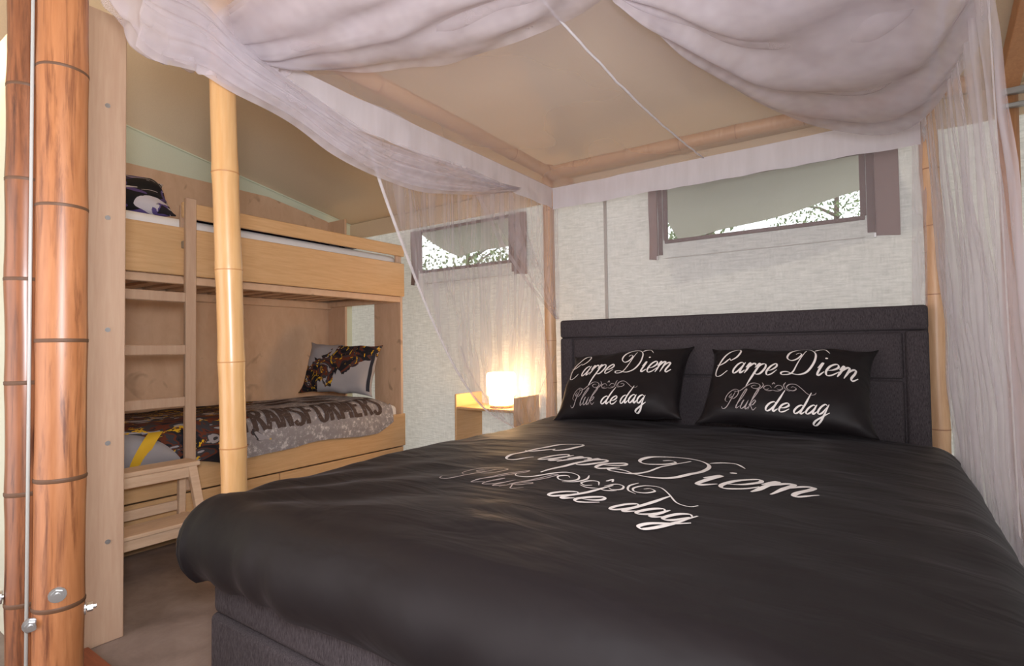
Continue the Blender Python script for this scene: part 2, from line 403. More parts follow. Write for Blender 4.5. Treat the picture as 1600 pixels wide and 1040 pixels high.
# view-perpendicular directions at the poles for bolts
vd = Vector((PA[0], PA[1], 0)).normalized(); sd = Vector((-vd.y, vd.x, 0))   # sd points to the left as seen from the room
if sd.dot(_r) > 0: sd = -sd
def bolt(parent, p, d, length, r):
    p = Vector(p)
    build('bolt', join(tube([p, p+d*length], r*.55, 10), tube([p+d*length*.1, p+d*(length*.1+.004)], r*1.5, 14), tube([p+d*length*.35, p+d*length*.75], r*1.05, 6)), 'steel', parent, False)
def pole_z(u, v, xy):
    d = (u-800)/FPX*_r-(v-520)/FPX*_u+_f; return ZC+math.hypot(*xy)/math.hypot(d.x, d.y)*d.z
bolt(r1, Vector((PA[0], PA[1], pole_z(101, 915, PA)))-vd*.045, -vd, .012, .011)
bolt(r1, Vector((PA[0], PA[1], pole_z(143, 947, PA)))-sd*.044, -sd, .026, .010)
bolt(r2, Vector((PB[0], PB[1], pole_z(10, 931, PB)))+sd*.034, sd, .026, .010)
mid = Vector((PA[0], PA[1], 0))+sd*.044-vd*.022
bolt(r1, Vector((mid.x, mid.y, pole_z(55, 973, (mid.x, mid.y)))), -vd, .022, .010)
c0 = Vector((PA[0], PA[1], 0))+sd*.0515-vd*.004
cb = tube([Vector((c0.x, c0.y, 0.0)), Vector((c0.x, c0.y, .9)), Vector((c0.x, c0.y, 1.8)), Vector((c0.x, c0.y, zt))], .0035, 8)
tag(build('cable', cb, 'cable_grey', None, True), 'thin pale grey cable running up between the two brown bamboo poles', 'cable')

# canopy frame around the double bed
CX0, CX1, CY0, CY1, CZ = -1.80, .195, .925, 3.10, 2.155
cf = empty('canopy_frame', ((CX0+CX1)/2, (CY0+CY1)/2, 0), 'pale bamboo four poster frame standing around the double bed', 'bed frame')
def nodes_on(pts, pxs, ztop, x=None, y=None):
    return [at(u, v, x=x, y=y).z/ztop for u, v in pxs]
fp = [at(371, 905, x=CX0), at(366, 760, x=CX0), at(360, 500, x=CX0), at(352, 270, x=CX0), at(348, 130, x=CX0)]
fp[0].z = 0; fp[0].y = fp[1].y+.008; top = fp[-1].copy(); top.z = 2.23; fp.append(top)
bamboo('post', fp, .040, nodes_on(None, ((366, 899), (366, 787), (366, 698), (361, 565), (357, 422), (352, 271), (350, 105)), 2.23, x=CX0), 'bamboo_pale', 'node_pale', cf, 24, .05)
bl = [at(862, 640, y=CY1), at(858, 400, y=CY1), at(856, 270, y=CY1)]
b0 = bl[0].copy(); b0.z = 0; b1 = bl[-1].copy(); b1.z = 2.25
bamboo('post', [b0]+bl+[b1], .037, [.12, .25]+nodes_on(None, ((862, 600), (861, 536), (859, 406), (858, 337), (856, 278)), 2.25, y=CY1), 'bamboo_pink', 'node_pink', cf, 18, .05)
br = [at(1470, 685, y=CY1), at(1465, 565, y=CY1), at(1459, 353, y=CY1), at(1452, 267, y=CY1)]
b0 = br[0].copy(); b0.z = 0; b1 = br[-1].copy(); b1.z = 2.25
bamboo('post', [b0]+br+[b1], .037, [.1, .2]+nodes_on(None, ((1468, 670), (1463, 460), (1459, 353), (1452, 265)), 2.25, y=CY1), 'bamboo_pink', 'node_pink', cf, 18, .05)
bamboo('post', [(CX1+.03, CY0-.03, 0), (CX1+.03, CY0-.03, 1.2), (CX1+.02, CY0-.03, 2.23)], .038, [.1, .25, .42, .6, .8], 'bamboo_pale', 'node_pale', cf, 16, .05)
for a, b in (((CX0+.02, CY1-.085, CZ+.03), (CX1+.15, CY1-.085, CZ+.005)), ((CX0+.085, CY0+.01, CZ), (CX0+.085, CY1+.1, CZ-.005)), ((CX1-.085, CY0-.12, CZ), (CX1-.085, CY1+.1, CZ-.02)), ((CX0+.02, CY0+.085, CZ+.078), (CX1+.1, CY0+.085, CZ+.078))):
    a, b = Vector(a), Vector(b)
    bamboo('bar', [a, a.lerp(b, .5)+Vector((0, 0, .006)), b], .036, [.1, .26, .41, .55, .7, .86], 'bamboo_pink', 'node_pink', cf, 16, .05)

# ------------------------------------------------------------------ double bed
BX0, BX1, BY0 = -1.645, .152, .81
bed = empty('double_bed', ((BX0+BX1)/2, 1.9, 0), 'charcoal upholstered double box spring bed with tall padded headboard', 'bed')
bb = build('box_base', box((BX0, BY0, .055), (BX1, 2.95, .285), .018, 3), 'charcoal_weave', bed, True)
build('upper_box', box((BX0+.006, BY0+.006, .285), (BX1-.006, 2.95, .475), .02, 3), 'charcoal_weave', bed, True)
build('mattress', box((BX0+.012, BY0+.012, .475), (BX1-.012, 2.945, .60), .04, 4), 'sheet_white', bed, True)
for x in (BX0+.12, BX1-.12):
    for y in (BY0+.12, 2.8): build('foot', tube([(x, y, 0), (x, y, .056)], .03, 16), 'strap_dark', bed)
hx0, hx1 = -1.662, .166
hb = build('headboard', box((hx0, 2.965, .05), (hx1, 3.055, 1.213), .02, 3), 'charcoal_weave', bed, True)
fr = .085; ft = .11
for nm, lo, hi in (('border_top', (hx0, 2.945, 1.213-ft), (hx1, 2.99, 1.213)), ('border_side', (hx0, 2.945, .3), (hx0+fr, 2.99, 1.213-ft)), ('border_side', (hx1-fr, 2.945, .3), (hx1, 2.99, 1.213-ft)),
                   ('padded_panel', (hx0+fr+.006, 2.952, .885), (hx1-fr-.006, 2.99, 1.213-ft-.006)), ('padded_panel', (hx0+fr+.006, 2.952, .50), (hx1-fr-.006, 2.99, .880))):
    build(nm, box(lo, hi, .016, 3), 'charcoal_weave', hb, True)

# --- duvet
RXd, RZd, TH = .112, .128, math.radians(142)
IX0, IX1, IY0, IY1 = BX0-.052+.112, BX1+.10-.112, .825, 2.74
ZT = .652
def duvet_point(x, y, ox=0, oy=0):
    """x,y inside the flat area; ox,oy in -1..1 how far over the edge"""
    e = max(abs(ox), abs(oy)); h = math.hypot(ox, oy) or 1
    dx, dy = ox/h, oy/h
    bulge = 1+.12*nz(x*2.1+dx, y*2.1+dy, 4)+.10*nz(x*6, y*6, 9)
    th = TH*e*(1+.06*nz(x*3, y*3, 2)); rho = RXd*bulge*math.sin(th); dl = RZd*(1-math.cos(th))*(1+.1*nz(x*2.5, y*2.5, 8))
    # long pull folds running diagonally from the foot corner
    cx, cy = x-IX0, y-IY0
    ang = math.atan2(cy+.3, cx+.3)
    fold = .007*math.sin(20*ang+4*nz(x*1.2, y*1.2))*math.exp(-((cx*cx+cy*cy)/.5))
    z = ZT+.014*nz(x*1.6, y*1.6, 1)+.006*nz(x*4.3+y*2, y*5.5, 3)+.003*nz(x*9, y*14, 5)+fold
    z += .022*math.exp(-((y-2.3)/.5)**2)*(.5+nz(x*2, y*1.5, 7))
    # slight crown in the middle
    z -= .02*(abs((x+.747)/.85)**3)*1.0
    fo = .009*math.sin(26*(x*dy+y*dx)+5*nz(x*3, y*3, 6))*e*e
    if e > 0: rho += fo
    return Vector((x+dx*rho, y+dy*rho, z-dl))
NXI, NYI, NE = 70, 80, 22
xs = [(IX0, -1+k/NE) for k in range(NE)]+[(IX0+(IX1-IX0)*k/NXI, 0) for k in range(NXI+1)]+[(IX1, (k+1)/NE) for k in range(NE)]
ys = [(IY0, -1+k/NE) for k in range(NE)]+[(IY0+(IY1-IY0)*k/NYI, 0) for k in range(NYI+1)]
bm = bmesh.new(); V = [[bm.verts.new(duvet_point(x, y, ox, oy)) for (y, oy) in ys] for (x, ox) in xs]
for i in range(len(xs)-1):
    for j in range(len(ys)-1): bm.faces.new((V[i][j], V[i+1][j], V[i+1][j+1], V[i][j+1]))
dv = empty('duvet', ((BX0+BX1)/2, 1.7, .6), 'black satin duvet with white script lettering spread over the double bed', 'duvet')
build('cover', bm, 'black_satin', dv, True)

# --- handwritten script lettering, drawn as pen strokes
G = {
 'a': (.56, [[(.40,.33),(.27,.42),(.11,.33),(.04,.14),(.12,.01),(.26,.07),(.38,.3)], [(.42,.42),(.37,.14),(.42,0),(.56,.12)]]),
 'r': (.38, [[(.0,.22),(.09,.42),(.10,.25),(.06,0)], [(.08,.2),(.2,.38),(.3,.42),(.35,.34)]]),
 'p': (.52, [[(.0,.25),(.12,.44),(.10,.1),(.05,-.48)], [(.09,.2),(.2,.4),(.36,.42),(.43,.26),(.34,.04),(.18,0),(.08,.1)]]),
 'e': (.44, [[(.06,.16),(.24,.2),(.37,.32),(.28,.43),(.11,.33),(.05,.14),(.14,.0),(.3,.03),(.46,.18)]]),
 'i': (.28, [[(.0,.24),(.10,.42),(.07,.1),(.13,0),(.27,.12)], [(.10,.58),(.125,.62),(.13,.58)]]),
 'm': (.74, [[(.0,.25),(.08,.43),(.07,.2),(.04,0)], [(.06,.18),(.17,.38),(.27,.42),(.29,.25),(.26,0)], [(.28,.18),(.39,.38),(.49,.42),(.52,.28),(.48,.08),(.55,0),(.70,.14)]]),
 'd': (.58, [[(.40,.33),(.27,.42),(.11,.33),(.04,.14),(.12,.01),(.26,.07),(.38,.3)], [(.46,1.0),(.42,.5),(.37,.14),(.42,0),(.57,.12)]]),
 'g': (.60, [[(.40,.33),(.27,.42),(.11,.33),(.04,.14),(.12,.01),(.26,.07),(.38,.3)], [(.43,.42),(.39,.0),(.34,-.3),(.2,-.47),(.06,-.42),(.1,-.28),(.34,-.1),(.6,.08)]]),
 'l': (.26, [[(.0,.12),(.17,.6),(.2,.95),(.12,.98),(.06,.6),(.04,.12),(.1,0),(.25,.12)]]),
 'u': (.48, [[(.0,.25),(.07,.42),(.04,.12),(.12,0),(.26,.1),(.34,.4)], [(.34,.42),(.32,.1),(.38,0),(.5,.12)]]),
 'k': (.46, [[(.0,.2),(.17,.7),(.18,.98),(.1,.9),(.06,.4),(.04,0)], [(.06,.18),(.2,.42),(.31,.38),(.22,.22),(.1,.2),(.2,.1),(.33,0),(.46,.12)]]),
 'C': (.84, [[(.54,.62),(.62,.55),(.86,.68),(.93,.92),(.76,1.06),(.42,.95),(.1,.6),(-.02,.24),(.08,-.02),(.34,-.05),(.62,.14)], [(-.12,.46),(.06,.42),(.3,.48),(.54,.64)]]),
 'D': (1.10, [[(.26,.74),(.36,.8),(.46,.72),(.36,.56),(.16,.5),(-.02,.62),(.03,.84),(.3,1.02),(.66,1.0),(.93,.78),(.98,.45),(.84,.14),(.6,.02),(.36,.03),(.12,.1),(-.06,.08),(-.02,.0),(.2,.0),(.34,.1),(.42,.4),(.58,.92)], [(.86,.92),(1.0,1.0),(1.2,1.0),(1.4,.84)]]),
 'P': (.62, [[(.1,.3),(-.12,.45),(-.08,.8),(.2,1.02),(.5,.95),(.56,.7),(.4,.5),(.22,.5)], [(.36,.95),(.26,.5),(.12,.06),(-.08,-.04),(-.2,.08)], [(.16,.8),(.06,.62),(.16,.55),(.22,.66)]]),
 ' ': (.62, []),
}
SLANT = .42
def layout(text, size, width=None):
    """-> list of strokes (2D Vectors), scaled so that the line has the wanted width"""
    x = 0; out = []
    for ch in text:
        adv, st = G[ch]
        for s in st: out.append([Vector((x+px_+(.2 if ch in 'CDP' else SLANT)*py, py)) for px_, py in s])
        x += adv
    k = size; kx = (width/x) if width else size
    return [[Vector((p.x*kx, p.y*k)) for p in s] for s in out]
ORN = [[(.98,-.22),(.93,-.33),(.80,-.28),(.66,.0),(.52,.22),(.38,.2),(.31,.02),(.36,-.14),(.47,-.15),(.53,-.02),(.46,.08),(.41,.02)],
       [(.28,.3),(.24,.1),(.29,-.12),(.40,-.24)], [(.03,-.1),(.10,.08),(.19,.04),(.22,-.12),(.15,-.2),(.09,-.14)], [(.0,.30),(.035,.16)], [(.0,-.24),(.1,-.28),(.2,-.22)]]
def ornament(width, height, thin=1):
    return [[Vector((sg*a*width/2, b*height)) for a, b in s] for s in ORN for sg in (1, -1)]
def ribbons(strokes, wmin, wmax, f, n=7):
    """calligraphic ribbons mapped onto a surface by f(p2)->Vector"""
    bm = bmesh.new(); nib = Vector((.5, .87))
    for s in strokes:
        C = spline(s, n) if len(s) > 2 else [s[0].lerp(s[1], k/6) for k in range(7)]
        N = len(C)-1; prev = None
        for i, p in enumerate(C):
            d = (C[min(i+1, N)]-C[max(i-1, 0)]); d = d.normalized() if d.length > 1e-9 else Vector((1, 0))
            q = abs(d.dot(nib)); taper = min(1, .35+.65*min(i, N-i)/max(1, N*.18))
            wd = (wmin+(wmax-wmin)*q**2)*taper*.5; nn = Vector((-d.y, d.x))
            cur = (bm.verts.new(f(p+nn*wd)), bm.verts.new(f(p-nn*wd)))
            if prev: bm.faces.new((prev[0], prev[1], cur[1], cur[0]))
            prev = cur
    bmesh.ops.recalc_face_normals(bm, faces=bm.faces[:])
    return bm
def shift(strokes, ox, oy): return [[p+Vector((ox, oy)) for p in s] for s in strokes]
dm = lambda p: duvet_point(p.x, p.y)+Vector((0, 0, .0022))
L1 = shift(layout('Carpe', .30, .40), -1.12, 1.575)+shift(layout('Diem', .30, .56), -.71, 1.57)
build('lettering', ribbons(L1, .006, .018, dm), 'white_print', dv)
build('lettering', ribbons(shift(layout('Pluk', .20, .26), -1.10, 1.235), .003, .006, dm)
      , 'silver_print', dv)
build('lettering', ribbons(shift(layout('de', .19, .135), -.755, 1.235)+shift(layout('dag', .19, .20), -.57, 1.22), .005, .014, dm), 'white_print', dv)
build('scroll_ornament', ribbons(shift(ornament(.56, .20), -.665, 1.425), .004, .009, dm), 'white_print', dv)

# --- pillows with script
def pillow(name, c, wdt, hgt, thick, Rm, label, group, mat='black_satin', seed=0, sag=.0, cat='pillow'):
    """c centre; Rm columns: local x (width), local y (up), local z (front normal)"""
    def surf(a, b, side):
        pin = 1-.09*(1-abs(b)**4)*abs(a)**6; pinb = 1-.11*(1-abs(a)**4)*abs(b)**6
        h = max(0, (1-abs(a)**3.2))**.62*max(0, (1-abs(b)**2.8))**.62
        wr = .010*nz(a*2.3+seed, b*2.3, side)*min(1, h*2)+.012*nz(a*5+seed, b*4, 3+side)*(1-h)*min(1, 4*h+.15)
        x = a*wdt/2*pin; y = b*hgt/2*pinb - sag*(1-a*a)*(.5+.5*b) + .008*nz(a*3+seed, 5, 1)
        z = side*(h*thick/2+.004)+wr+.012*nz(a*1.7+seed, b*1.7, 9)
        return c+Rm @ Vector((x, y, z))
    root = empty(name, c-Vector((0, 0, hgt/2)), label, cat, group)
    N = 36; bm = bmesh.new()
    for side in (1, -1):
        V = [[bm.verts.new(surf(-1+2*i/N, -1+2*j/N, side)) for j in range(N+1)] for i in range(N+1)]
        for i in range(N):
            for j in range(N):
                q = (V[i][j], V[i+1][j], V[i+1][j+1], V[i][j+1]); bm.faces.new(q if side > 0 else q[::-1])
        if side > 0: F = V
        else:
            ring = lambda W: [W[i][0] for i in range(N)]+[W[N][j] for j in range(N)]+[W[i][N] for i in range(N, 0, -1)]+[W[0][j] for j in range(N, 0, -1)]
            A, B = ring(F), ring(V)
            for k in range(len(A)): k2 = (k+1) % len(A); bm.faces.new((A[k2], A[k], B[k], B[k2]))
    bmesh.ops.recalc_face_normals(bm, faces=bm.faces[:])
    build('pillow_case', bm, mat, root, True)
    return root, surf
def frame(xa, tilt):
    """local axes for something leaning back by tilt from horizontal, width along xa"""
    xa = Vector(xa).normalized(); up = Vector((0, math.cos(tilt), math.sin(tilt))); up = (up-xa*up.dot(xa)).normalized(); n = xa.cross(up)
    return Matrix((xa, up, n)).transposed()
def script_pillow(c, Rm, label, seed, off=(0, 0)):
    wdt, hgt = .715, .475
    root, surf = pillow('pillow', Vector(c), wdt, hgt, .17, Rm, label, 'script pillows on the double bed', seed=seed)
    def pm(p):
        a, b = p.x/(wdt/2), p.y/(hgt/2)
        a, b = max(-.985, min(.985, a)), max(-.985, min(.985, b))
        return surf(a, b, 1)+Rm @ Vector((0, 0, .003))
    ox, oy = off
    build('lettering', ribbons(shift(layout('Carpe', .155, .27), -.305+ox, .008+oy)+shift(layout('Diem', .165, .29), .0+ox, .004+oy), .0035, .0095, pm, 6), 'white_print', root)
    build('scroll_ornament', ribbons(shift(ornament(.34, .085), -.03+ox, -.068+oy), .002, .0045, pm, 6), 'silver_print', root)
    build('lettering', ribbons(shift(layout('Pluk', .10, .13), -.225+ox, -.185+oy), .002, .004, pm, 6), 'silver_print', root)
    build('lettering', ribbons(shift(layout('de', .10, .09), -.06+ox, -.185+oy)+shift(layout('dag', .10, .135), .05+ox, -.185+oy), .003, .008, pm, 6), 'white_print', root)
script_pillow((-.375, 2.735, .848), frame((1, .01, -.02), math.radians(47)), 'black satin script pillow leaning on the headboard, farther from the lamp', 3)
script_pillow((-1.165, 2.735, .842), frame((1, .0, .075), math.radians(47)), 'black satin script pillow leaning on the headboard beside the glowing lamp', 11)

# ------------------------------------------------------------------ bunk bed
X0, XW, Y0, Y1 = -3.18, -4.13, .93, 3.10
bk = empty('bunk_bed', ((X0+XW)/2, (Y0+Y1)/2, 0), 'birch plywood bunk bed with ladder, guard rail and drawers', 'bunk bed')
build('side_rail', box((X0-.022, Y0, 1.471), (X0, Y1, 1.737)), 'birch_rail', bk)
build('side_rail', box((X0-.022, Y0, .277), (X0, Y1, .531)), 'birch_rail', bk)
build('guard_rail', box((X0-.022, 1.42, 1.795), (X0, Y1, 1.882)), 'birch_rail', bk)
build('guard_post', box((X0-.046, Y1-.07, 1.50), (X0-.024, Y1-.01, 1.87)), 'birch_board', bk)
build('guard_post', box((X0-.046, 1.42, 1.50), (X0-.024, 1.48, 1.87)), 'birch_board', bk)
d0 = build('drawer', box((X0-.025, Y0+.004, .04), (X0-.004, 2.0, .268)), 'birch_rail', bk)
d1 = build('drawer', box((X0-.025, 2.006, .04), (X0-.004, Y1-.024, .268)), 'birch_rail', bk)
build('plinth', box((X0-.09, Y0, 0), (X0-.06, Y1, .04), 0), 'plywood_edge', bk)
build('drawer_box', box((X0-.5, Y0+.03, .05), (X0-.026, Y1-.03, .25), .002), 'birch_panel', bk)
build('back_panel', box((XW-.018, Y0, .05), (XW, Y1, 1.47), .002), 'birch_panel', bk)
build('back_panel', prism([(Y0, 1.47), (Y1, 1.47), (Y1, 2.20), (3.06, 2.215), (2.5, 2.311), (Y0, 2.318)], 'x', XW-.018, XW), 'birch_panel', bk)
build('end_plank', box((XW, Y1-.022, .0), (-3.895, Y1, 2.205)), 'birch_panel', bk)
build('end_plank', box((-3.52, Y1-.022, .0), (X0-.0225, Y1, 1.735)), 'birch_panel', bk)
build('end_cross_panel', box((-3.894, Y1-.022, 1.475), (-3.521, Y1, 1.735)), 'birch_panel', bk)
build('end_cross_panel', box((-3.894, Y1-.022, .05), (-3.521, Y1, .56)), 'birch_panel', bk)
build('head_panel', box((XW, Y0, .0), (X0-.0225, Y0+.022, 2.2)), 'birch_panel', bk)
build('ledger', box((X0-.075, Y0+.024, 1.425), (X0-.024, Y1-.024, 1.47)), 'birch_panel', bk)
build('ledger', box((XW+.001, Y0+.024, 1.41), (XW+.05, Y1-.024, 1.47)), 'birch_panel', bk)
build('ledger', box((XW+.05, Y1-.07, 1.425), (X0-.076, Y1-.024, 1.47)), 'birch_panel', bk)
for k in range(15):
    y = Y0+.09+k*.142
    if y+.075 < Y1-.03: build('bed_slat', box((XW+.002, y, 1.472), (X0-.024, y+.075, 1.49), .002), 'birch_panel', bk)
build('bed_deck', box((XW+.002, Y0+.024, .42), (X0-.024, Y1-.024, .44), 0), 'birch_panel', bk)
LX = X0+.042
for y in (1.405, .965): build('ladder_stile', box((LX, y, .30), (LX+.028, y+.056, 1.892)), 'birch_board', bk)
build('ladder_bracket', box((X0, 1.41, 1.62), (LX, 1.455, 1.66)), 'screw_steel', bk)
for v0 in (451, 539, 626, 300):
    if v0 == 300: continue
    za = at(190, v0, x=X0+.03).z; zb_ = at(190, v0+15, x=X0+.03).z
    build('ladder_rung', box((LX+.002, 1.02, zb_-.004), (LX+.026, 1.406, za)), 'birch_board', bk)

# mattresses and bedding of the bunk bed
def mattress(z0, z1, label):
    tag(build('bunk_mattress', box((XW+.01, Y0+.03, z0), (X0-.048, Y1-.03, z1), .045, 4), 'sheet_white', None, True), label, 'mattress', 'bunk mattresses')
mattress(1.4905, 1.80, 'white sheeted mattress on the upper bunk, behind the guard rail')
mattress(.4405, .60, 'white sheeted mattress on the lower bunk under the printed duvet')

# printed fabrics: abstract camouflage of dark, brown, yellow and grey shapes
def print_mat(name, mode):
    t = NT(name); K = .45 if mode == 'upper' else 1
    gsp = t.noise(30, t.coord((1, 1, 1)), 4, .75)
    base = t.ramp(gsp, [(.46, (.26, .24, .25)), (.56, (.33, .31, .32)), (.63, (.58, .55, .56))])
    v = t.coord((1, .55, 1.2)); wv = t.noise(6*K, v, 2, .5, 2.2); wv2 = t.noise(9*K, t.coord((1.3, .7, 1), rot=(.4, .2, .9)), 3, .6, 2.5)
    dark = t.ramp(wv, [(.0, (.015, .014, .018)), (.45, (.03, .024, .03)), (.5, (.13, .035, .018)), (.56, (.05, .045, .05)), (.64, (.34, .32, .34))], 'CONSTANT')
    dark = t.mix(t.ramp(wv2, [(.58, (0, 0, 0)), (.60, (1, 1, 1)), (.66, (0, 0, 0))], 'CONSTANT'), dark, (.72, .42, .02))
    tc = t.n('ShaderNodeTexCoord'); sp = t.n('ShaderNodeSeparateXYZ'); t.l(tc.outputs['Object'], sp.inputs[0])
    if mode == 'duvet':     # dark shapes towards one end only
        a = t.n('ShaderNodeMath', operation='MULTIPLY_ADD'); a.inputs[1].default_value = .5; a.inputs[2].default_value = .5
        t.l(sp.outputs[1], a.inputs[0]); b = t.n('ShaderNodeMath', operation='MULTIPLY_ADD'); t.l(wv, b.inputs[0]); b.inputs[1].default_value = -.35; t.l(a.outputs[0], b.inputs[2])
        c2 = t.n('ShaderNodeMath', operation='MULTIPLY_ADD'); t.l(sp.outputs[0], c2.inputs[0]); c2.inputs[1].default_value = .30; t.l(b.outputs[0], c2.inputs[2])
        mask = t.ramp(c2.outputs[0], [(.0, (1, 1, 1)), (.335, (1, 1, 1)), (.34, (0, 0, 0))], 'CONSTANT')
    elif mode == 'pillow':
        b = t.noise(4.5, t.coord((1, 1, 1)), 3, .55, 1.5)
        a = t.n('ShaderNodeMath', operation='MULTIPLY_ADD'); t.l(sp.outputs[0], a.inputs[0]); a.inputs[1].default_value = -.75; t.l(sp.outputs[2], a.inputs[2])
        a2 = t.n('ShaderNodeMath', operation='SUBTRACT'); t.l(a.outputs[0], a2.inputs[0]); a2.inputs[1].default_value = .27
        a3 = t.n('ShaderNodeMath', operation='ABSOLUTE'); t.l(a2.outputs[0], a3.inputs[0])
        a4 = t.n('ShaderNodeMath', operation='MULTIPLY_ADD'); t.l(a3.outputs[0], a4.inputs[0]); a4.inputs[1].default_value = 2.6; t.l(b, a4.inputs[2])
        mask = t.ramp(a4.outputs[0], [(.0, (1, 1, 1)), (.80, (0, 0, 0))], 'CONSTANT')
        base = (.36, .34, .35)
    else:
        mask = t.ramp(wv2, [(.0, (1, 1, 1)), (.56, (0, 0, 0))], 'CONSTANT'); base = (.55, .52, .56)
        dark = t.ramp(wv, [(.0, (.012, .012, .015)), (.46, (.10, .07, .22)), (.54, (.02, .016, .02)), (.62, (.28, .02, .02))], 'CONSTANT')
    t.set(t.mix(mask, base, dark), .8, .2)
print_mat('print_duvet', 'duvet'); print_mat('print_pillow', 'pillow'); print_mat('print_upper', 'upper')
t = NT('block_print'); g = t.noise(60, t.coord(), 3, .8); t.set(t.ramp(g, [(.60, (.075, .052, .046)), (.70, (.30, .28, .28))]), .8, .2)
NT('grey_cloth').set((.30, .29, .31), .85)
NT('navy_cloth').set((.012, .013, .025), .8)

# lower duvet: cross section from the back panel over the rail, arc length s measured from the back
SEC = spline([Vector((XW+.03, .63)), Vector((-3.9, .668)), Vector((-3.55, .672)), Vector((-3.30, .668)), Vector((-3.205, .645)), Vector((-3.155, .585)), Vector((-3.143, .50)), Vector((-3.150, .415))], 12)
SL = [0]
for a, b in zip(SEC, SEC[1:]): SL.append(SL[-1]+(b-a).length)
STOT = SL[-1]
DY0, DY1 = 1.02, 2.94
def kd(s, y):
    """s arc length, y along the bunk"""
    s = max(0, min(STOT, s)); j = 0
    while j < len(SL)-2 and SL[j+1] < s: j += 1
    p = SEC[j].lerp(SEC[j+1], (s-SL[j])/(SL[j+1]-SL[j])); n = SEC[min(j+1, len(SEC)-1)]-SEC[j]; n = Vector((-n.y, n.x)).normalized()
    q = s/STOT; am = .010*nz(p.x*3, y*3, 2)+.006*nz(s*7, y*6, 5)
    e = min(y-DY0, DY1-y); drop = -.03*max(0, 1-e/.14)**2 if q < .8 else 0
    lift = .015*nz(y*2.6, 3, 1)*max(0, (q-.85)/.15)
    return Vector((p.x+n.x*am, y, p.y+n.y*am+drop+lift))
def kdf(s, t):
    y = DY0+(DY1-DY0)*t
    lim = STOT*(1-.012*math.exp(-((y-1.5)/.12)**2)-.02*math.sin(y*6)-.08*max(0, (y-2.75)/.19))
    return kd(s*lim, y)
kdv = empty('printed_duvet', (-3.6, 2.0, .60), 'grey printed duvet with dark and yellow shapes and block letters on the lower bunk', 'duvet')
build('cover', grid(kdf, 70, 110), 'print_duvet', kdv, True)
BL = {
 'T': [[(0, 1), (.6, 1)], [(.3, 1), (.3, 0)]], 'R': [[(.08, 0), (.08, 1)], [(.08, .95), (.35, .96), (.48, .82), (.44, .62), (.3, .5), (.1, .5)], [(.26, .5), (.52, 0)]],
 'A': [[(.02, 0), (.28, 1)], [(.28, 1), (.54, 0)], [(.13, .3), (.43, .3)]], 'N': [[(.08, 0), (.08, 1)], [(.08, 1), (.48, 0)], [(.48, 0), (.48, 1)]],
 'S': [[(.48, .84), (.4, .95), (.22, .97), (.08, .84), (.1, .66), (.28, .53), (.46, .4), (.5, .2), (.38, .04), (.18, .03), (.05, .16)]],
 'F': [[(.08, 0), (.08, 1)], [(.08, .95), (.5, .95)], [(.08, .52), (.42, .52)]], 'O': [[(.28, .97), (.1, .85), (.06, .5), (.1, .15), (.28, .03), (.46, .15), (.5, .5), (.46, .85), (.28, .97)]],
 'M': [[(.06, 0), (.06, 1)], [(.06, 1), (.32, .25)], [(.32, .25), (.58, 1)], [(.58, 1), (.58, 0)]], 'E': [[(.08, 0), (.08, 1)], [(.08, .95), (.5, .95)], [(.08, .5), (.44, .5)], [(.08, .05), (.5, .05)]]}
def block(text, y0, y1, s_top, s_bot):
    adv = {'M': .78, 'T': .68}; tot = sum(adv.get(c, .66) for c in text); x = 0; bm = bmesh.new(); k = (y1-y0)/tot
    f = lambda p: (lambda P: P+Vector((.7, 0, .7))*.004)(kd(s_bot+(s_top-s_bot)*p.y, y0+p.x))
    for c in text:
        for s in BL[c]:
            P = [Vector((x+a*1.0, b)) for a, b in s]
            C = spline(P, 5) if len(P) > 2 else [P[0].lerp(P[1], i/10) for i in range(11)]
            prev = None; N = len(C)-1
            for i, p in enumerate(C):
                d = C[min(N, i+1)]-C[max(0, i-1)]; d = Vector((d.x*k, d.y*(s_bot-s_top))).normalized(); nn = Vector((-d.y, d.x)); wd = .0165 if abs(d.x) < .7 else .0135
                q = Vector((p.x*k, p.y)); o = Vector((nn.x*wd, nn.y*wd/(s_bot-s_top)))
                cur = (bm.verts.new(f(q+o)), bm.verts.new(f(q-o)))
                if prev: bm.faces.new((prev[0], prev[1], cur[1], cur[0]))
                prev = cur
        x += adv.get(c, .66)
    return bm
build('block_lettering', block('TRANSFORMERS', 1.72, 2.84, STOT-.34, STOT-.145), 'block_print', kdv)
# end of the duvet folded up at the ladder side
f = lambda s, t: kd(STOT*(.80+.15*t**3+(.17-.145*t**3)*s), 1.03+.36*t)+Vector((.012, 0, .004))+Vector((.03, 0, .02))*math.sin(PI*min(1, max(0, t)))*math.sin(PI*s)
fo = build('folded_corner', grid(f, 14, 18), 'grey_cloth', kdv, True)
f = lambda s, t: kd(STOT*(.81+.15*s), 1.15+.07*t+.10*(1-s)**1.5)+Vector((.018, 0, .008))+Vector((.03, 0, .02))*math.sin(PI*(.35+.35*t))*math.sin(PI*s)
NT('yellow_print').set((.66, .40, .02), .8)
build('yellow_stripe', grid(f, 12, 5), 'yellow_print', kdv, True)
# brown blocks printed on the top
bm = join(*[grid(lambda s, t, y=y, q=q, l=l: kd(STOT*(q+.07*s), y+l*t+.05*s)+Vector((0, 0, .003)), 4, 6) for y, q, l in ((2.12, .30, .24), (2.10, .46, .22), (2.42, .44, .15), (2.30, .58, .24), (2.5, .3, .1))])
build('printed_blocks', bm, 'block_print', kdv)

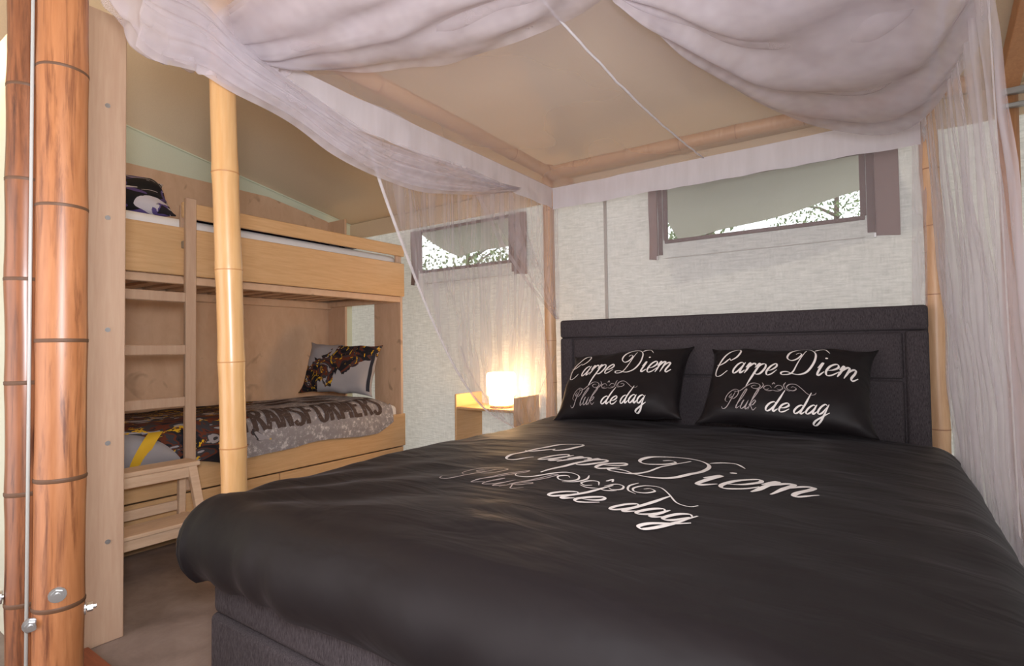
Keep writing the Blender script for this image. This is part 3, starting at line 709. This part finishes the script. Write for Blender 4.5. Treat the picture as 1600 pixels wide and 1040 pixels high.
# lower pillow, leaning in the far corner
xa = Vector((.86, .42, -.05)).normalized(); up = Vector((-.22, .30, .90)); up = (up-xa*up.dot(xa)).normalized(); Rk = Matrix((xa, up, xa.cross(up))).transposed()
kp, ksurf = pillow('printed_pillow', Vector((-3.60, 2.80, .895)), .62, .44, .14, Rk, 'grey pillow with dark and yellow printed shapes propped at the end of the lower bunk', None, 'print_pillow', 5)
f = lambda s, t: ksurf(.86+.10*s, -.85+1.65*t, 1)+Rk @ Vector((0, 0, .004))
build('navy_edge', grid(f, 4, 16), 'navy_cloth', kp, True)
# upper pillow and duvet
Ru = frame((-.1, -1, 0), math.radians(25)); xa = Vector((.2, .95, .0)).normalized(); up = Vector((-.75, .1, .55)); up = (up-xa*up.dot(xa)).normalized(); Ru = Matrix((xa, up, xa.cross(up))).transposed()
pillow('printed_pillow', Vector((-3.50, 1.22, 1.945)), .50, .42, .15, Ru, 'black, white and purple printed pillow on the upper bunk', None, 'print_upper', 21)
f = lambda s, t: Vector((XW+.03+(X0-.055-XW-.03)*s, 1.48+1.2*t, 1.806+.055*math.sin(PI*min(1, s*1.02))**.5*math.sin(PI*min(.999, max(.001, t)))**.4+.02*nz(s*4, t*5, 2)*math.sin(PI*s)*math.sin(PI*t)))
tag(build('printed_duvet', grid(f, 24, 30), 'print_upper', None, True), 'dark red and black printed duvet lying on the upper bunk', 'duvet')

# ------------------------------------------------------------------ step stool
st = empty('step_stool', (-2.98, 1.17, 0), 'unpainted pine step stool with a lower step, standing before the ladder', 'stool')
SY0, SY1 = .96, 1.39
build('seat', box((-3.085, SY0-.01, .458), (-2.945, SY1+.015, .482), .006, 2), 'pine', st)
build('step', box((-2.985, SY0+.03, .205), (-2.80, SY1-.025, .225), .005, 2), 'pine', st)
for y, s in ((SY0+.02, -1), (SY1-.02, 1)):
    build('leg', obox((-2.965, y, .458), (-2.835, y+s*.025, 0), .03, .042, (0, 1, 0)), 'pine', st)
    build('leg', obox((-3.065, y-s*.002, .458), (-3.11, y+s*.012, 0), .03, .034, (0, 1, 0)), 'pine', st)
    build('side_rail', box((-3.11, y-.012+s*.006, .172), (-2.85, y+.012+s*.006, .204), .003), 'pine', st)
build('apron', box((-2.972, SY0+.02, .405), (-2.950, SY1-.02, .457), .003), 'pine', st)
build('apron', box((-3.082, SY0+.02, .405), (-3.066, SY1-.02, .457), .003), 'pine', st)
build('step_apron', box((-2.835, SY0+.04, .155), (-2.815, SY1-.03, .204), .003), 'pine', st)
build('back_rail', box((-3.11, SY0+.03, .215), (-3.094, SY1-.02, .265), .003), 'pine', st)

# ------------------------------------------------------------------ nightstand and lamp
ns = empty('nightstand', (-2.36, 3.23, 0), 'open birch nightstand with raised side panels beside the double bed', 'nightstand')
build('side_panel', box((-2.638, 3.07, 0), (-2.62, 3.385, .707)), 'birch_rail', ns)
build('side_panel', box((-2.108, 3.07, 0), (-2.09, 3.385, .70)), 'birch_rail', ns)
build('top_shelf', box((-2.6195, 3.075, .595), (-2.1085, 3.385, .615)), 'birch_rail', ns)
build('lower_shelf', box((-2.6195, 3.075, .12), (-2.1085, 3.385, .14)), 'birch_rail', ns)
lc = (-2.30, 3.20, .616)
lp = empty('table_lamp', lc, 'glowing white glass table lamp on the nightstand', 'lamp')
build('base', lathe([(.080, 0), (.084, .004), (.084, .014), (.078, .018)], lc), 'lamp_wood', lp, True)
t = NT('lamp_glass'); t.set((.95, .9, .8), .4); t.b.inputs['Emission Color'].default_value = (1, .60, .27, 1); t.b.inputs['Emission Strength'].default_value = 24
build('glass_shade', lathe([(.05, .018), (.086, .021), (.088, .028), (.088, .075), (.092, .082), (.104, .09), (.108, .098), (.108, .225), (.104, .243), (.094, .252), (.05, .255)], lc), 'lamp_glass', lp, True)
# sconce on the partition, lighting the roof (outside the picture)
sc = (-3.0, .45, 2.26)
so = empty('wall_lamp', (sc[0], .60, sc[2]-.1), 'small warm wall lamp fixed high on the pale partition', 'lamp')
build('back_plate', box((sc[0]-.05, .585, sc[2]-.08), (sc[0]+.05, .5995, sc[2]+.06), .004), 'steel', so)
build('arm', tube([(sc[0], .585, sc[2]-.04), (sc[0], .5, sc[2]-.06), (sc[0], .46, sc[2]-.05)], .008, 8), 'steel', so, True)
t = NT('bulb_glass'); t.set((1, .9, .7), .4); t.b.inputs['Emission Color'].default_value = (1, .66, .30, 1); t.b.inputs['Emission Strength'].default_value = 110
build('bulb', lathe([(.015, -.05), (.03, -.04), (.045, -.01), (.045, .02), (.03, .045), (.01, .052)], sc, 20), 'bulb_glass', so, True)

# ------------------------------------------------------------------ mosquito net canopy
NX0, NX1, NY0, NY1 = -1.755, .165, .99, 3.045
ZN = 2.085
mn = empty('mosquito_net', ((NX0+NX1)/2, (NY0+NY1)/2, 0), 'white mosquito net canopy with valance and draped curtains over the double bed', 'mosquito net')
def rz(x, y):
    a = (x-NX0)/(NX1-NX0); b = (y-NY0)/(NY1-NY0)
    return ZN-.05*math.sin(PI*min(1, max(0, a)))*math.sin(PI*min(1, max(0, b)))+.004*nz(x*5, y*5, 3)
build('roof_panel', grid(lambda s, t: Vector((NX0+(NX1-NX0)*s, NY0+(NY1-NY0)*t, rz(NX0+(NX1-NX0)*s, NY0+(NY1-NY0)*t))), 40, 44), 'net_roof', mn, True)
build('roof_seam', tube([Vector((-.79+.006*nz(k*.9, 2, 2), NY0+(NY1-NY0)*k/40, rz(-.79, NY0+(NY1-NY0)*k/40)-.003)) for k in range(41)], .0042, 6), 'net_hem', mn, True)
def valance(p0, p1, z0, z1, out):
    p0, p1, out = Vector(p0), Vector(p1), Vector(out); L = (p1-p0).length
    def f(s, t):
        p = p0.lerp(p1, s); wv = .010*nz(s*L*5, t*1.5, p0.x)+.006*math.sin(s*L*31+2*nz(s*L*4, 1, 1))*t
        return p+out*(wv+.004)+Vector((0, 0, z1+(z0-z1)*t+.007*nz(s*L*4, 7, 2)))
    build('valance', grid(f, int(L*60), 8), 'valance_cotton', mn, True)
valance((NX0, NY0, 0), (NX0, NY1, 0), 1.955, 2.09, (-1, 0, 0))
valance((NX0, NY1, 0), (NX1, NY1, 0), 1.945, 2.085, (0, -1, 0))
valance((NX1, NY1, 0), (NX1, NY0, 0), 1.95, 2.085, (1, 0, 0))
def loft(name, top, bot, mat, nu, nv, fold=0, kf=10, nrm=(1, 0, 0), alongs=False, bow=0, nzamp=.01, seed=0):
    T = resample(spline(top, 10), nu); B = resample(spline(bot, 10), nu); nrm = Vector(nrm)
    def f(s, t):
        i = int(round(s*nu)); p = T[i].lerp(B[i], t)
        ph = kf*2*PI*(t if alongs else s)+2.5*nz(s*4+seed, t*2, 1)
        e = (math.sin(PI*t)**.5 if alongs else min(1, .25+t))
        return p+nrm*(fold*math.sin(ph)*e+nzamp*nz(s*7+seed, t*7, 4)*min(1, 4*t)+bow*math.sin(PI*t))
    return build(name, grid(f, nu, nv), mat, mn, True)
PX = NX0-.012
SX = -1.735
Q = lambda u, v: at(u, v, x=SX)
P = lambda u, v, dx=0: at(u, v, x=PX+dx)
# swag gathered under the left valance
sw_top = [Q(205, -60), Q(300, -5), Q(380, 80), Q(502, 165), Q(576, 212), Q(650, 238), Q(720, 262), Q(770, 285), Q(799, 297)]
sw_bot = [Q(212, 72), Q(246, 96), Q(310, 112), Q(365, 146), Q(456, 195), Q(521, 240), Q(586, 276), Q(651, 298), Q(700, 303), Q(750, 304), Q(800, 300)]
loft('swag', sw_top, sw_bot, 'net_bundle', 70, 26, .012, 3.2, (-1, 0, 0), True, -.05, .012, 2)
loft('swag', [p+Vector((.03, 0, .0)) for p in sw_top], [p.lerp(q, .4)+Vector((.03, 0, 0.01)) for p, q in zip(sw_bot, sw_bot)], 'net_layers', 70, 26, .014, 4.3, (-1, 0, 0), True, -.03, .015, 8)
loft('swag', [Q(228, -70), Q(330, -70), Q(430, -60), Q(540, -30)], [Q(262, 92), Q(335, 122), Q(395, 140), Q(452, 118)], 'net_bundle', 50, 30, .016, 4, (1, 0, 0), False, .03, .02, 14)
# left curtain, drawn back in a long curve to the headboard
hem = [P(575, 214), P(583, 245), P(602, 305), P(640, 408), P(680, 508), P(720, 588), P(760, 640), P(805, 668)]
tie = [P(800, 297), P(812, 350), P(830, 430), P(848, 500), P(860, 560), P(866, 610), P(869, 640), P(871, 652)]
loft('curtain', hem, tie, 'net_sheer', 60, 60, .006, 4, (-1, 0, 0), True, .05, .007, 4)
def ribbon(name, pts, wid, mat='net_hem', axis=(0, 1, 0)):
    C = resample(spline(pts, 10), 60); ax = Vector(axis)
    build(name, grid(lambda s, t: C[int(round(s*60))]+ax*(wid*(t-.5))+Vector((-.004, 0, 0)), 60, 2), mat, mn, True)
ribbon('curtain_hem', hem, .020)
ribbon('curtain_hem', [P(747, 303), P(768, 345), P(790, 388), P(830, 446), P(872, 499)], .05, 'net_layers')
ribbon('curtain_hem', [P(799, 297), P(812, 335), P(835, 395), P(868, 485)], .012, 'net_layers')
loft('curtain', [P(747, 303), P(800, 300), P(872, 326)], [P(868, 495), P(870, 498), P(874, 498)], 'net_sheer', 24, 24, .006, 4, (-1, 0, 0), False, 0, .006, 5)
ribbon('curtain_fold', [P(720, 540), P(735, 580), P(760, 620), P(790, 655)], .014, 'net_layers')
ribbon('curtain_fold', [P(868, 555), P(856, 585), P(843, 615), P(836, 650)], .008, 'net_layers')
# curtain behind the headboard, lower edge lying on its top
yb = NY1+.012
loft('curtain', [Vector((NX0, yb, 1.96)), Vector((-.8, yb, 1.96)), Vector((NX1, yb, 1.96))], [Vector((NX0, yb+.02, .4)), Vector((-.8, yb+.025, .4)), Vector((NX1, yb+.02, .4))], 'net_back', 90, 20, .006, 14, (0, 1, 0), False, 0, .004, 6)
# front curtain thrown over the roof panel
fr_e = [at(u, v, z=ZN-.01) for u, v in ((365, 58), (450, 92), (520, 103), (580, 101), (640, 95), (700, 85), (760, 70), (810, 52), (860, 33), (930, -5), (1010, -60))]
fr_b = [Vector((NX0-.10+(NX1-NX0+.08)*.72*k/10, NY0-.10, ZN+.03)) for k in range(11)]
for k, (zo, mt, pull) in enumerate(((.004, 'net_bundle', 0), (.022, 'net_layers', .05), (.04, 'net_layers', .1))):
    loft('thrown_curtain', [p+Vector((0, 0, zo)) for p in fr_b], [p.lerp(q, pull)+Vector((0, 0, zo-.03)) for p, q in zip(fr_e, fr_b)], mt, 60, 30, .012, 3.5, (0, 0, 1), True, -.05, .018, 10+k*3)
# right curtain: slung in a deep lobe
lobe = [at(1010, 0, z=2.07), at(1060, 62, z=2.06), at(1100, 105, z=2.05), at(1150, 140, z=2.03), at(1230, 181, z=1.99), at(1300, 203, z=1.95), at(1380, 211, z=1.90), at(1440, 187, z=1.88), at(1490, 132, z=1.87), at(1530, 70, z=1.87), at(1552, 8, z=1.87)]
rim = [Vector((-.62+.80*k/10, 1.02+.05*math.sin(k), 2.12)) for k in range(11)]
for k, (zo, mt) in enumerate(((0, 'net_bundle'), (.03, 'net_layers'))):
    loft('slung_curtain', [p+Vector((0, 0, zo)) for p in rim], [p+Vector((0, 0, zo)) for p in lobe], mt, 70, 60, .022, 4.5+k, (0, -.3, .95), True, -.10, .014, 20+k*5)
for zz, arc in ((1.99, ((1058, 0), (1120, 42), (1190, 84), (1270, 117), (1350, 112), (1412, 70), (1440, 0))), (1.96, ((1180, 0), (1230, 22), (1290, 38), (1350, 38), (1410, 18), (1450, -30)))):
    A = [at(u, v, z=zz+.05*(1-k/6)) for k, (u, v) in enumerate(arc)]
    loft('slung_curtain', [Vector((-.50+.66*k/(len(A)-1), 1.06, 2.13)) for k in range(len(A))], A, 'net_layers', 50, 26, .012, 3, (0, -.3, .95), True, -.06, .012, 50)
    ribbon('curtain_hem', A, .012, 'net_layers', (0, .5, .5))
# right curtain hanging down beside the bed
ct = [Vector((.175, 2.93, 1.96)), Vector((.18, 2.6, 1.97)), Vector((.19, 2.2, 1.98)), Vector((.20, 1.80, 1.98)), Vector((.21, 1.55, 2.0))]
cb_ = [Vector((.245, 2.75, .30)), Vector((.27, 2.4, .28)), Vector((.285, 2.1, .28)), Vector((.29, 1.8, .28)), Vector((.285, 1.46, .28))]
loft('curtain', ct, cb_, 'net_hanging', 110, 30, .018, 13, (1, 0, 0), False, 0, .012, 31)
ribbon('curtain_hem', [ct[-1], at(1556, 130, y=1.58), at(1570, 340, y=1.57), at(1582, 560, y=1.56), at(1598, 840, y=1.54)], .022)
loft('curtain', [at(1425, 190, y=3.07), at(1447, 190, y=3.07)], [at(1425, 520, y=3.075), at(1450, 520, y=3.075)], 'net_layers', 16, 20, .010, 2, (0, -1, 0), False, 0, .008, 41)
# crumpled bunch at the front corner
bc = at(262, 38, x=-1.90)
def bunch(s, t):
    a = 2*PI*s; ph = PI*(t-.5); r = .17*(1+.35*nz(math.cos(a)*2, math.sin(a)*2, t*4)+.16*math.sin(6*a+5*t))
    return bc+Vector((.5*r*math.cos(ph)*math.cos(a), .85*r*math.cos(ph)*math.sin(a), .62*r*math.sin(ph)+.03*nz(s*8, t*8, 3)))
build('bunch', grid(bunch, 60, 30), 'net_layers', mn, True)
